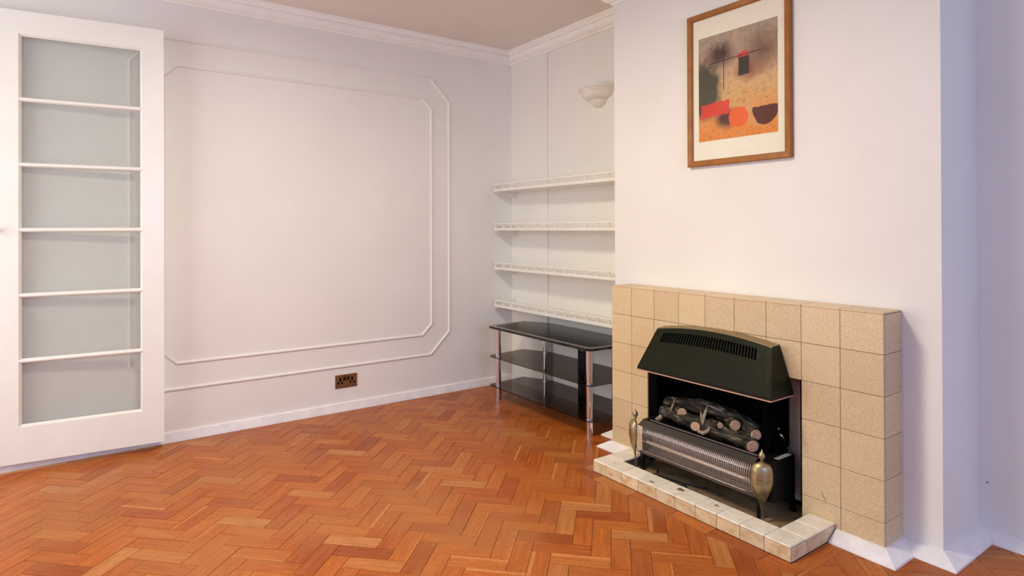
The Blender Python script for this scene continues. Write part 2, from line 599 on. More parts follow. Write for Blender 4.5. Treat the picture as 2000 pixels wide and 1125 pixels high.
# window wall with an opening
f = bmesh.new()
bm_box(f, XL - 0.1, XL, YF, -1.80, -0.02, ZC)
bm_box(f, XL - 0.1, XL, -0.30, 0.0, -0.02, ZC)
bm_box(f, XL - 0.1, XL, -1.80, -0.30, 2.30, ZC)
bm_box(f, XL - 0.1, XL, -1.80, -0.30, -0.02, 0.30)
structure(link('wall_left', from_bm('wall_left', f), M['wall']))
f = bmesh.new()
bm_box(f, XL - 0.1, -2.95, YF - 0.1, YF, -0.02, ZC)
bm_box(f, -1.45, XR, YF - 0.1, YF, -0.02, ZC)
bm_box(f, -2.95, -1.45, YF - 0.1, YF, 2.20, ZC)
bm_box(f, -2.95, -1.45, YF - 0.1, YF, -0.02, 0.80)
structure(link('wall_front', from_bm('wall_front', f), M['wall']))
for nm, horiz, c0, c1, z0, z1 in (('window_1', 'y', -1.80, -0.30, 0.30, 2.30), ('window_2', 'x', -2.95, -1.45, 0.80, 2.20)):
    f = bmesh.new()
    w = 0.05
    parts = [(c0, c0 + w, z0, z1), (c1 - w, c1, z0, z1), (c0, c1, z0, z0 + w), (c0, c1, z1 - w, z1), ((c0 + c1) / 2 - w / 2, (c0 + c1) / 2 + w / 2, z0, z1)]
    for a, b, c, d in parts:
        if horiz == 'y':
            bm_box(f, XL - 0.08, XL - 0.03, a, b, c, d)
        else:
            bm_box(f, a, b, YF - 0.08, YF - 0.03, c, d)
    structure(link(nm, from_bm(nm, f), M['gloss']))

# cornice: swept with mitres along the top of every wall of this end
corn = [(0.0, 2.452), (0.010, 2.452), (0.012, 2.462), (0.020, 2.464), (0.030, 2.468), (0.043, 2.477), (0.051, 2.489), (0.053, 2.499),
        (0.047, 2.501), (0.047, 2.507), (0.062, 2.509), (0.066, 2.517), (0.074, 2.523), (0.086, 2.529), (0.086, ZC), (0.0, ZC)]
cpath = [(XL, 0), (0, 0), (0, YC0), (XCH, YC0), (XCH, YC1), (XR, YC1), (XR, -4.5)]
me = sweep('cornice', cpath, corn, lambda x, y, o: (x, y, o))
structure(link('trim_1', me, M['cornice']), 'white plaster cornice moulding running round the ceiling edge')
# soffit that closes the cornice above the recessed alcove back
structure(box('trim_2', (0.0, XA, YC0, -0.44, 2.452, ZC), M['cornice']), 'flat plaster soffit behind the alcove cornice')

# applied octagonal wall mouldings
def oct_path(x0, x1, z0, z1, c):
    return [(x0 + c, z0), (x0, z0 + c), (x0, z1 - c), (x0 + c, z1), (x1 - c, z1), (x1, z1 - c), (x1, z0 + c), (x1 - c, z0)]
mprof = [(-0.009, 0.0), (-0.008, 0.005), (-0.004, 0.009), (0.002, 0.010), (0.007, 0.006), (0.009, 0.0)]
for nm, pth, lab in (('trim_3', oct_path(-2.385, -0.705, 0.432, 2.105, 0.074), 'inner octagonal panel moulding on the white back wall'),
                     ('trim_4', oct_path(-2.535, -0.562, 0.288, 2.252, 0.152), 'outer octagonal panel moulding on the white back wall')):
    me = sweep('moulding', pth, mprof, lambda x, z, o: (x, -o, z), closed=True)
    structure(link(nm, me, M['wall']), lab)

# skirtings (sloped fillets)
bprof = [(0.0, 0.0), (0.024, 0.0), (0.022, 0.012), (0.013, 0.050), (0.0, 0.055)]
me = sweep('skirt', [(XL, 0), (0, 0), (0, -0.44), (XA, -0.44), (XA, YC0 + 0.01)], bprof, lambda x, y, o: (x, y, o))
structure(link('baseboard_back', me, M['skirt']), 'chipped white skirting along the back wall')
pprof = [(0.0, 0.0), (0.060, 0.0), (0.058, 0.006), (0.012, 0.034), (0.0, 0.037)]
XS, YS0, YS1 = -0.4117, -1.507, -2.8705   # fireplace surround front face, left side, right side
me = sweep('skirt', [(XS, -2.700), (XS, YS1), (XCH, YS1), (XCH, YC1), (XR, YC1), (XR, -5.0)], pprof, lambda x, y, o: (x, y, o))
structure(link('baseboard_right', me, M['skirt']), 'white sloped skirting round the right of the fireplace and chimney breast')
me = sweep('skirt', [(XA, YC0), (XCH, YC0), (XCH, YS0), (XS, YS0), (XS, -1.680)], pprof, lambda x, y, o: (x, y, o))
structure(link('baseboard_left', me, M['skirt']), 'white sloped skirting round the left of the fireplace')

# ================================================================ PARQUET FLOOR
floor = structure(box('floor', (XL - 0.1, 0.25, YF - 0.1, 0.15, -0.06, -0.0025), M['bitumen']), 'orange-brown hardwood block floor laid in herringbone')
BW, BL = 0.0715, 0.2145
GAP = 0.0016
e1 = Vector((1, -1)).normalized()
e2 = Vector((1, 1)).normalized()
ANCH = Vector((-1.104, -1.7945)) + e2 * BW     # world point of lattice (0, 0)
KX0, KY0, KY1 = -0.717, -1.685, -2.695         # hearth kerb outline
BX, BY0, BY1 = KX0 - 0.066, KY0 + 0.066, KY1 - 0.066   # border strip round the kerb
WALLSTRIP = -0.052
regions = [  # convex pieces of the free floor: (xmin, xmax, ymin, ymax)
    (XL, BX, YF, WALLSTRIP), (BX, XS + 0.001, BY0, WALLSTRIP), (XS + 0.001, XR, YS0, WALLSTRIP),
    (BX, XS + 0.001, YF, BY1), (XS + 0.001, XR, YF, YS1)]


def clip(poly, xmin, xmax, ymin, ymax):
    for ax, val, sgn in ((0, xmin, 1), (0, xmax, -1), (1, ymin, 1), (1, ymax, -1)):
        out = []
        for i in range(len(poly)):
            a, b = poly[i - 1], poly[i]
            da, db = (a[ax] - val) * sgn, (b[ax] - val) * sgn
            if (da >= 0) != (db >= 0):
                t = da / (da - db)
                out.append((a[0] + (b[0] - a[0]) * t, a[1] + (b[1] - a[1]) * t))
            if db >= 0:
                out.append(b)
        poly = out
        if len(poly) < 3:
            return []
    return poly


def parea(p):
    return 0.5 * abs(sum(p[i - 1][0] * p[i][1] - p[i][0] * p[i - 1][1] for i in range(len(p))))


def to_px(x, y, z=0.0):
    v = Vector((x, y, z)) - CAM
    d = v.dot(fw)
    if d < 0.05:
        return None
    return (CX + FPX * v.dot(rt2) / d, CY - FPX * v.dot(up2) / d)


blocks = []
for j in range(-14, 15):
    for k in range(-48, 49):
        for ab in (0, 1):
            u0, v0 = (k * BW - j * BL, -(k + 1) * BW - j * BL) if ab == 0 else (k * BW - j * BL, -(k + 1) * BW - BL - j * BL)
            su, sv = (BL, BW) if ab == 0 else (BW, BL)
            cen = ANCH + e1 * (u0 + su / 2) + e2 * (v0 + sv / 2)
            if not (XL - 0.2 < cen.x < XR + 0.2 and YF - 0.2 < cen.y < 0.2):
                continue
            if cen.y < -4.6:
                continue
            corners = [ANCH + e1 * (u0 + a * (su - GAP) + GAP / 2) + e2 * (v0 + b * (sv - GAP) + GAP / 2) for a, b in ((0, 0), (1, 0), (1, 1), (0, 1))]
            poly = [(c.x, c.y) for c in corners]
            inside = any(all(r[0] <= p[0] <= r[1] and r[2] <= p[1] <= r[3] for p in poly) for r in regions)
            if inside:
                pieces = None
            else:
                pieces = [q for q in (clip(poly, *r) for r in regions) if len(q) > 2 and parea(q) > 2e-5]
                if not pieces:
                    continue
            pp = [to_px(*p) for p in poly]
            vis = 0.0
            if all(pp):
                q = clip(pp, 0, 2000, 0, 1125)
                vis = parea(q) if q else 0.0
                if pieces is not None:
                    vis *= min(1, sum(parea(t) for t in pieces) / (BW * BL))
            blocks.append((vis, cen, ab, pieces))
blocks.sort(key=lambda b: -b[0])
# one shared block mesh, length along local X
bmB = bmesh.new()
h0, h1, ins = -0.004, 0.0, 0.0011
hx, hy = (BL - GAP) / 2, (BW - GAP) / 2
lo = [bmB.verts.new((sx * hx, sy * hy, h0)) for sx, sy in ((-1, -1), (1, -1), (1, 1), (-1, 1))]
mi = [bmB.verts.new((sx * hx, sy * hy, -0.0006)) for sx, sy in ((-1, -1), (1, -1), (1, 1), (-1, 1))]
hi = [bmB.verts.new((sx * (hx - ins), sy * (hy - ins), h1)) for sx, sy in ((-1, -1), (1, -1), (1, 1), (-1, 1))]
for q in range(4):
    r = (q + 1) % 4
    bmB.faces.new((lo[q], lo[r], mi[r], mi[q]))
    bmB.faces.new((mi[q], mi[r], hi[r], hi[q]))
bmB.faces.new(hi)
block_me = from_bm('wood_block', bmB)
block_me.materials.append(M['wood'])
ANG = (math.atan2(e1.y, e1.x), math.atan2(e2.y, e2.x))
far_v, far_f = [], []


def piece_mesh(pieces, cen, ang):
    ca, sa = math.cos(-ang), math.sin(-ang)
    vs_, fs_ = [], []
    for q in pieces:
        n0 = len(vs_)
        loc = [((x - cen.x) * ca - (y - cen.y) * sa, (x - cen.x) * sa + (y - cen.y) * ca) for x, y in q]
        if sum(loc[i - 1][0] * loc[i][1] - loc[i][0] * loc[i - 1][1] for i in range(len(loc))) < 0:
            loc = loc[::-1]
        n = len(loc)
        vs_ += [(x, y, 0.0) for x, y in loc] + [(x, y, -0.004) for x, y in loc]
        fs_.append(tuple(range(n0, n0 + n)))
        for i in range(n):
            k = (i + 1) % n
            fs_.append((n0 + i, n0 + n + i, n0 + n + k, n0 + k))
    return vs_, fs_


rb = random.Random(3)
n_single = 0
for vis, cen, ab, pieces in blocks:
    ang = ANG[ab] + (math.pi if rb.random() < 0.5 and pieces is None else 0)
    dz = rb.uniform(-0.0004, 0.0003)
    if vis > 0 and n_single < 296:
        n_single += 1
        if pieces is None:
            o = link('wood_block', block_me, None, floor, rot=(rb.gauss(0, R(0.16)), rb.gauss(0, R(0.05)), ang))
        else:
            v_, f_ = piece_mesh(pieces, cen, ang)
            o = link('wood_block', mesh('wood_block', v_, f_), M['wood'], floor, rot=(0, 0, ang))
        o.location = Vector((cen.x, cen.y, dz)) - floor.location
    else:
        if pieces is None:
            c, s = math.cos(ang), math.sin(ang)
            n0 = len(far_v)
            tl = rb.gauss(0, R(0.16))
            for v in block_me.vertices:
                z = v.co.z + v.co.y * tl + dz
                far_v.append((cen.x + v.co.x * c - v.co.y * s - floor.location.x, cen.y + v.co.x * s + v.co.y * c - floor.location.y, z - floor.location.z))
            far_f += [tuple(n0 + i for i in p.vertices) for p in block_me.polygons]
        else:
            v_, f_ = piece_mesh(pieces, cen, 0.0)
            n0 = len(far_v)
            far_v += [(x + cen.x - floor.location.x, y + cen.y - floor.location.y, z + dz - floor.location.z) for x, y, z in v_]
            far_f += [tuple(n0 + i for i in p) for p in f_]
far = link('distant_wood_blocks', mesh('distant_wood_blocks', far_v, far_f), M['wood_far'], floor)
far['kind'] = 'stuff'
# border strips
g = 0.0009
def strip(x0, x1, y0, y1, along, lengths, mat='wood', nm='border_block'):
    a = y1 if along == 'y' else x0
    i = 0
    while True:
        ln = lengths[i % len(lengths)]
        i += 1
        if along == 'y':
            b = max(y0, a - ln)
            bx = (x0 + g, x1 - g, b + g, a - g, -0.004, 0.0)
        else:
            b = min(x1, a + ln)
            bx = (a + g, b - g, y0 + g, y1 - g, -0.004, 0.0)
        cx_, cy_ = (bx[0] + bx[1]) / 2, (bx[2] + bx[3]) / 2
        lx, ly = bx[1] - bx[0], bx[3] - bx[2]
        if lx > ly:
            me_ = box_me(nm, -lx / 2, lx / 2, -ly / 2, ly / 2, -0.004, 0, 0.0007)
            o = link(nm, me_, M[mat], floor)
        else:
            me_ = box_me(nm, -ly / 2, ly / 2, -lx / 2, lx / 2, -0.004, 0, 0.0007)
            o = link(nm, me_, M[mat], floor, rot=(0, 0, math.pi / 2))
        o.location = Vector((cx_, cy_, 0)) - floor.location
        a = b
        if (along == 'y' and a <= y0 + 1e-4) or (along == 'x' and a >= x1 - 1e-4):
            break
strip(BX, KX0, BY1, BY0, 'y', [0.13, 0.225, 0.225, 0.19, 0.225])
strip(KX0, XS, KY0, BY0, 'x', [0.16, 0.145])
strip(KX0, XS, BY1, KY1, 'x', [0.10, 0.21])
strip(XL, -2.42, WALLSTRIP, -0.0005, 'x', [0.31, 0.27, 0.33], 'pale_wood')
strip(-2.42, XR, WALLSTRIP, -0.0005, 'x', [0.225])

# ================================================================ DOOR (folded back against the wall, six panes)
DA = math.atan2(-0.060, 0.680)          # leaf swings out from the wall to the right
door = bpy.data.objects.new('door_1', None)
COL.objects.link(door)
door.location = (-2.385, -0.117, 0.043)    # bottom of the free edge, room face
door.rotation_euler = (0, 0, DA)
structure(door, 'white six-pane glazed door folded back against the wall')
DW, DH, DT = 0.80, 2.215, 0.032          # local x runs from the free edge (0) back to the hinges (-DW); y 0 is the room face
def dbox(nm, x0, x1, z0, z1, y0=0.0, y1=DT, mat='gloss', bev=0.0):
    me_ = box_me(nm, x0, x1, y0, y1, z0, z1, bev, 2)
    return link(nm, me_, M[mat], door)
SW, TR, BR = 0.098, 0.112, 0.176
LX = -0.618                              # right side of the hinge stile
dbox('stile', -SW, 0, 0, DH, bev=0.0)
dbox('stile', -DW, LX, 0, DH, bev=0.0)
dbox('top_rail', LX, -SW, DH - TR, DH)
dbox('bottom_rail', LX, -SW, 0, BR)
NB = 6
ph = (DH - TR - BR) / NB
bar_prof = [(-0.011, 0.012), (-0.011, DT), (0.011, DT), (0.011, 0.012), (0.006, 0.002), (0.003, 0.0), (-0.003, 0.0), (-0.006, 0.002)]
for i in range(1, NB):
    z = BR + ph * i
    f = bmesh.new()
    ra = [f.verts.new((LX, y, z + q)) for q, y in bar_prof]
    rb_ = [f.verts.new((-SW, y, z + q)) for q, y in bar_prof]
    k = len(bar_prof)
    for q in range(k):
        f.faces.new((ra[q], ra[(q + 1) % k], rb_[(q + 1) % k], rb_[q]))
    f.faces.new(ra)
    f.faces.new(rb_)
    link('glazing_bar', from_bm('glazing_bar', f), M['gloss'], door)
# bevelled bead round the glazed opening
bead = sweep('bead', [(LX, BR), (LX, DH - TR), (-SW, DH - TR), (-SW, BR)], [(0.0, 0.004), (0.0, 0.014), (0.011, 0.014), (0.004, 0.004)], lambda x, z, o: (x, o, z), closed=True)
link('glazing_bead', bead, M['gloss'], door)
for i in range(NB):
    z0 = BR + ph * i + (0.008 if i else -0.003)
    z1 = BR + ph * (i + 1) - (0.008 if i < NB - 1 else -0.003)
    me_ = mesh('pane', [(LX - 0.003, 0.018, z0), (-SW + 0.003, 0.018, z0), (-SW + 0.003, 0.018, z1), (LX - 0.003, 0.018, z1)], [(0, 1, 2, 3)])
    link('pane', me_, M['pane'], door)
# dark lever tip
f = bmesh.new()
bm_tube(f, [(-0.700, 0.0, 1.137), (-0.700, -0.03, 1.137), (-0.694, -0.036, 1.138), (-0.682, -0.036, 1.140)], [0.007, 0.007, 0.007, 0.002], 8)
link('handle', from_bm('handle', f), M['black'], door, smooth=True)['label'] = 'dark lever handle'

# ================================================================ TILED FIREPLACE SURROUND
T = 0.1524
HP = 0.1508
ZT = 0.8747
Y9 = -2.8693
fire = thing('fireplace_surround', 'beige mottled tiled fireplace surround standing against the chimney breast', 'fireplace', (XS, (YS0 + YS1) / 2, 0))
OY0, OY1, OZ = -1.760, -2.570, 0.578           # opening
TH = 0.010
f = bmesh.new()
x0, x1 = XS + 0.0065, XCH - 0.001
bm_box(f, x0, x1, OY0 + 0.003, YS0 - 0.007, 0, ZT - 0.008)
bm_box(f, x0, x1, YS1 + 0.007, OY1 - 0.003, 0, ZT - 0.008)
bm_box(f, x0, x1, OY1 - 0.003, OY0 + 0.003, OZ + 0.003, ZT - 0.008)
me = from_bm('surround_body', f)
for v in me.vertices:
    v.co -= fire.location
link('surround_body', me, M['grout'], fire)
f = bmesh.new()
bm_box(f, XCH - 0.004, XCH - 0.001, OY1, OY0, 0.0, OZ + 0.003)
me = from_bm('recess_back', f)
for v in me.vertices:
    v.co -= fire.location
link('recess_back', me, M['soot'], fire)
me = sweep('opening_edge', [(OY0 + 0.002, 0.004), (OY0 + 0.002, OZ + 0.002), (OY1 - 0.002, OZ + 0.002), (OY1 - 0.002, 0.004)], [(0, 0), (0.006, 0), (0.006, 0.10), (0, 0.10)], lambda y, z, o: (XS + 0.003 + o, y, z), closed=False)
for v in me.vertices:
    v.co -= fire.location
link('opening_lining', me, M['soot'], fire)
ycol = [YS0] + [Y9 + (9 - j) * T for j in range(1, 9)] + [YS1]
zrow = [ZT - i * HP for i in range(6)] + [0.0045]
tg = 0.0009
tcache = {}
def tile(nm, b, mat, parent, bev=0.0010):
    key = (tuple(round(v, 4) for v in (b[1] - b[0], b[3] - b[2], b[5] - b[4])), mat, bev)
    c = Vector(((b[0] + b[1]) / 2, (b[2] + b[3]) / 2, (b[4] + b[5]) / 2))
    if key not in tcache:
        me_ = box_me(nm, b[0] - c.x, b[1] - c.x, b[2] - c.y, b[3] - c.y, b[4] - c.z, b[5] - c.z, bev, 1)
        me_.materials.append(M[mat])
        tcache[key] = me_
    return link(nm, tcache[key], None, parent, c - parent.location)
for c in range(9):
    ya, yb = ycol[c], ycol[c + 1]
    for r_ in range(6):
        za, zb = zrow[r_], zrow[r_ + 1]
        a0, b0, t0, u0 = ya, yb, za, zb
        if zb < OZ - 0.01 and yb < OY0 - 0.01 and ya > OY1 + 0.01:
            if za > OZ + 0.06:
                u0 = OZ
            elif ya > OY0 + 0.01:
                b0 = OY0
            elif yb < OY1 - 0.01 and ya > OY1 + 0.01:
                a0 = OY1
            else:
                continue
        top_trim = 0.0055 if r_ == 0 else 0.0
        tile('tile', (XS, XS + TH, b0 + tg, a0 - tg, u0 + tg, t0 - tg - top_trim), 'tile', fire)
    # top row with a rounded nose, slightly proud
    tile('top_tile', (XS - 0.0015, XCH - 0.001, yb + tg, ya - tg, ZT - 0.0075, ZT), 'tile', fire, 0.003)
for r_ in range(6):
    za, zb = zrow[r_] - (0.0075 if r_ == 0 else 0), zrow[r_ + 1]
    tile('side_tile', (XS + 0.0107, XCH - 0.002, YS1 - 0.0005, YS1 + 0.009, zb + tg, za - tg), 'tile', fire)
    tile('side_tile', (XS + 0.0107, XCH - 0.002, YS0 - 0.009, YS0 + 0.0005, zb + tg, za - tg), 'tile', fire)

f = bmesh.new()
bm_tube(f, [Vector((XS - 0.0002, -2.642, 0.158)) - fire.location, Vector((XS - 0.0002, -2.652, 0.140)) - fire.location, Vector((XS - 0.0002, -2.662, 0.122)) - fire.location], [0.0006, 0.0013, 0.0006], 5)
link('tile_crack', from_bm('tile_crack', f), M['grout'], fire)
f = bmesh.new()
bmesh.ops.create_icosphere(f, subdivisions=1, radius=0.0028)
o = link('wall_nail', from_bm('wall_nail', f), M['black'], None, (XR - 0.001, -3.028, 0.206))
o['label'] = 'tiny dark nail head in the wall right of the chimney breast'
o['category'] = 'nail'

# ================================================================ HEARTH
hearth = thing('hearth', 'low hearth with cream tiled kerb round a dirty brown slab', 'hearth', (KX0, (KY0 + KY1) / 2, 0))
KH, KW = 0.058, 0.100
f = bmesh.new()
kk = 0.006
bm_box(f, KX0 + kk, KX0 + KW - kk, KY1 + kk, KY0 - kk, 0, KH - kk)
bm_box(f, KX0 + KW - kk, XS - 0.001, KY1 + kk, KY1 + KW - kk, 0, KH - kk)
bm_box(f, KX0 + KW - kk, XS - 0.001, KY0 - KW + kk, KY0 - kk, 0, KH - kk)
me = from_bm('kerb_core', f)
for v in me.vertices:
    v.co -= hearth.location
link('kerb_core', me, M['grout'], hearth)
f = bmesh.new()
bm_box(f, KX0 + KW - 0.006, XS - 0.0006, KY1 + KW - 0.006, KY0 - KW + 0.006, 0.0, 0.004)
bm_box(f, XS - 0.0006, XCH - 0.005, OY1 + 0.003, OY0 - 0.003, 0.0, 0.004)
me = from_bm('hearth_slab', f)
for v in me.vertices:
    v.co -= hearth.location
link('hearth_slab', me, M['dirt'], hearth)['label'] = 'stained brown hearth slab'
kj = [KY0, -1.770, -1.873, -1.976, -2.079, -2.182, -2.285, -2.387, -2.490, -2.592, KY1]
for a, b in zip(kj, kj[1:]):
    tile('kerb_top_tile', (KX0 - 0.001, KX0 + KW, b + tg, a - tg, KH - 0.009, KH), 'kerb_top', hearth, 0.0025)
    tile('kerb_face_tile', (KX0, KX0 + 0.008, b + tg, a - tg, 0.001, KH - 0.010), 'kerb_face', hearth)
    tile('kerb_inner_tile', (KX0 + KW - 0.007, KX0 + KW - 0.001, max(b, KY1 + KW) + tg, min(a, KY0 - KW) - tg, 0.005, KH - 0.010), 'kerb_face', hearth) if a > KY1 + KW + 0.02 and b < KY0 - KW - 0.02 else None
xj = [KX0 + KW, -0.514, XS - 0.001]
for a, b in zip(xj, xj[1:]):
    for (ya, yb, yo) in ((KY1, KY1 + KW, KY1), (KY0 - KW, KY0, KY0 - 0.008)):
        tile('kerb_top_tile', (a + tg, b - tg, ya - (0.001 if ya == KY1 else 0), yb + (0.001 if ya != KY1 else 0), KH - 0.009, KH), 'kerb_top', hearth, 0.0025)
        tile('kerb_face_tile', (a + tg, b - tg, yo, yo + 0.008, 0.001, KH - 0.010), 'kerb_face', hearth)
for yo in (KY1, KY0 - 0.008):
    tile('kerb_face_tile', (KX0 + 0.0085, KX0 + KW - tg, yo, yo + 0.008, 0.001, KH - 0.010), 'kerb_face', hearth)
# chips in the glaze
for cx_, cy_, w_, h_ in ((-0.690, -2.035, 0.006, 0.018), (-0.652, -2.162, 0.012, 0.022), (-0.655, -2.345, 0.006, 0.014)):
    f = bmesh.new()
    n0 = [f.verts.new((cx_ + w_ * math.cos(t) * (1 + 0.3 * math.sin(3 * t)), cy_ + h_ * math.sin(t) * (1 + 0.25 * math.cos(2 * t)), KH + 0.0003)) for t in [i * math.pi / 5 for i in range(10)]]
    f.faces.new(n0)
    me = from_bm('glaze_chip', f)
    for v in me.vertices:
        v.co -= hearth.location
    link('glaze_chip', me, M['grout'], hearth)

# ================================================================ GAS FIRE (hood, cheeks, closure plate)
gas = thing('gas_fire', 'olive-black gas fire with louvred canopy hood set in the fireplace opening', 'gas fire', (-0.40, -2.17, 0.004))
def gpart(nm, bm, mat, smooth=False, lab=None):
    me_ = from_bm(nm, bm)
    for v in me_.vertices:
        v.co -= gas.location
    o = link(nm, me_, M[mat], gas, smooth=smooth)
    if lab:
        o['label'] = lab
    return o
NS = 35
yl0, yr0, yl1, yr1 = -1.840, -2.533, -1.888, -2.485     # bottom and top ends of the hood
def hoodpt(s, t):
    """s 0..1 left to right, t 0..1 bottom to top of the sloping front"""
    arch = 0.027 * (1 - (2 * s - 1) ** 2)
    yb, yt = yl0 + (yr0 - yl0) * s, yl1 + (yr1 - yl1) * s
    zt = 0.697 + arch
    return Vector((-0.572 + 0.086 * t, yb + (yt - yb) * t, 0.520 + (zt - 0.520) * t))
cols = [0.0, 0.03]
s0, s1 = 0.088, 0.895
for i in range(NS):
    a = s0 + (s1 - s0) * i / NS
    cols += [a + (s1 - s0) / NS * 0.16, a + (s1 - s0) / NS * 0.84]
cols += [0.965, 1.0]
rows = [0.0, 0.655, 0.885, 1.0]
f = bmesh.new()
gv = [[f.verts.new(hoodpt(s, t)) for t in rows] for s in cols]
for i in range(len(cols) - 1):
    for j in range(3):
        if j == 1 and 2 <= i < len(cols) - 2 and i % 2 == 0 and i >= 2:
            continue
        f.faces.new((gv[i][j], gv[i + 1][j], gv[i + 1][j + 1], gv[i][j + 1]))
# sides, lip
for idx, sgn in ((0, 1), (-1, -1)):
    yb = yl0 if idx == 0 else yr0
    yt = yl1 if idx == 0 else yr1
    ytb = yt + (0.018 if idx == 0 else 0.011)
    bks = [f.verts.new((-0.4125, yb + (ytb - yb) * t, 0.520 + (0.700 - 0.520) * t)) for t in rows]
    for j in range(3):
        f.faces.new((gv[idx][j], gv[idx][j + 1], bks[j + 1], bks[j]))
gpart('hood', f, 'hood', lab='olive-black sloping hood face with a row of slots')
f = bmesh.new()
cs = [i / 16 for i in range(17)]
fr = [f.verts.new(hoodpt(s, 1.0) + Vector((0.0, 0, 0.0))) for s in cs]
fr2 = [f.verts.new(hoodpt(s, 1.0) + Vector((0.004, 0, 0.004))) for s in cs]
bk = [f.verts.new(Vector((-0.4125, hoodpt(s, 1.0).y + 0.018 * (1 - s) + 0.011 * s, hoodpt(s, 1).z + 0.004))) for s in cs]
for i in range(16):
    f.faces.new((fr[i], fr[i + 1], fr2[i + 1], fr2[i]))
    f.faces.new((fr2[i], fr2[i + 1], bk[i + 1], bk[i]))
gpart('hood_top', f, 'bronze', lab='bronze curved hood top')
# black inner shell seen through the slots
f = bmesh.new()
q = [f.verts.new(hoodpt(s, t) + Vector((0.022, 0, -0.008))) for s, t in ((0.02, 0.3), (0.98, 0.3), (0.98, 0.97), (0.5, 0.99), (0.02, 0.97))]
f.faces.new(q)
gpart('inner_shell', f, 'soot')
f = bmesh.new()
bm_box(f, -0.573, -0.413, yr0, yl0, 0.509, 0.520)
gpart('hood_lip', f, 'black')
f = bmesh.new()
bm_box(f, -0.575, -0.560, yr0 - 0.002, yl0 + 0.002, 0.504, 0.509)
bm_box(f, -0.560, -0.413, yr0 - 0.002, yr0 + 0.010, 0.504, 0.509)
bm_box(f, -0.560, -0.413, yl0 - 0.010, yl0 + 0.002, 0.504, 0.509)
gpart('copper_trim', f, 'copper', lab='thin copper-coloured strip under the hood')
f = bmesh.new()
bm_box(f, -0.440, -0.290, -2.442, -2.412, 0.252, 0.502)
bm_box(f, -0.425, -0.290, -1.830, -1.785, 0.252, 0.502)
bm_box(f, -0.290, -0.2855, -2.430, -1.785, 0.010, 0.502)
bm_box(f, -0.440, -0.290, -2.412, -1.830, 0.480, 0.502)
gpart('firebox', f, 'soot')
f = bmesh.new()
bm_box(f, -0.285, -0.280, -2.488, -1.775, 0.032, 0.562)
gpart('closure_plate', f, 'plate', lab='grey steel closure plate')
f = bmesh.new()
bm_tube(f, [(-0.372, -2.442, 0.318), (-0.372, -2.452, 0.318), (-0.367, -2.458, 0.311), (-0.359, -2.460, 0.291)], [0.006, 0.006, 0.006, 0.004], 8)
bmesh.ops.create_icosphere(f, subdivisions=2, radius=0.0055, matrix=Matrix.Translation((-0.380, -2.447, 0.343)))
gpart('control_tap', f, 'chrome', True, 'small chrome control tap')

# ================================================================ ELECTRIC LOG-EFFECT HEATER
heat = thing('electric_heater', 'vintage electric bar heater with log effect and brass legs on the hearth', 'heater', (-0.42, -2.09, 0.004))
def hpart(nm, bm, mat, smooth=False, lab=None, parent=None):
    me_ = from_bm(nm, bm)
    for v in me_.vertices:
        v.co -= heat.location
    o = link(nm, me_, M[mat], parent or heat, smooth=smooth)
    if lab:
        o['label'] = lab
    return o
HY0, HY1 = -1.766, -2.470
# the heater is drawn 2 % larger than life and brought to its true size and place, clear of the kerb, at the root
HS = 0.978
heat.scale = (HS, HS, HS)
FLOORL = (0.0046 - CAM.z) / HS + CAM.z          # hearth level in the heater's own coordinates
f = bmesh.new()
bm_box(f, -0.460, -0.305, HY1, -2.415, 0.060, 0.226)          # right end of the case
bm_box(f, -0.305, -0.296, HY1, HY0, 0.060, 0.226)
bm_box(f, -0.460, -0.305, -1.800, HY0, 0.060, 0.226)
bm_box(f, -0.445, -0.305, -2.415, -1.785, 0.205, 0.226)
bm_box(f, -0.450, -0.305, -2.415, -1.785, 0.056, 0.064)
hpart('casing', f, 'black')
f = bmesh.new()
bm_box(f, -0.412, -0.312, -2.467, -2.446, 0.226, 0.2275)
hpart('rating_plate', f, 'label', lab='worn silver rating plate')
# log tray ledge: a bar with a bright edge
f = bmesh.new()
bm_box(f, -0.458, -0.446, -2.400, -1.815, 0.226, 0.236)
hpart('tray_ledge', f, 'black')
f = bmesh.new()
bm_box(f, -0.4595, -0.4580, -2.400, -1.815, 0.2335, 0.2365)
hpart('ledge_edge', f, 'steel')
# perforated top behind the grille
f = bmesh.new()
q = [f.verts.new(p) for p in ((-0.459, -2.405, 0.226), (-0.459, -1.770, 0.226), (-0.496, -1.770, 0.206), (-0.496, -2.405, 0.206))]
f.faces.new(q)
o = hpart('grille_top', f, 'mesh')
# concave reflector and two bars
f = bmesh.new()
pr = [(-0.470, 0.205), (-0.445, 0.195), (-0.430, 0.170), (-0.426, 0.140), (-0.430, 0.110), (-0.445, 0.085), (-0.480, 0.070)]
ra = [f.verts.new((x, -2.405, z)) for x, z in pr]
rb_ = [f.verts.new((x, -1.790, z)) for x, z in pr]
for i in range(len(pr) - 1):
    f.faces.new((ra[i], ra[i + 1], rb_[i + 1], rb_[i]))
hpart('reflector', f, 'reflector', True)
for z in (0.172, 0.122):
    f = bmesh.new()
    bm_tube(f, [(-0.462, -2.400, z), (-0.462, -1.800, z)], 0.0075, 10)
    hpart('heating_element', f, 'ceramic', True, 'pale horizontal heating bar')
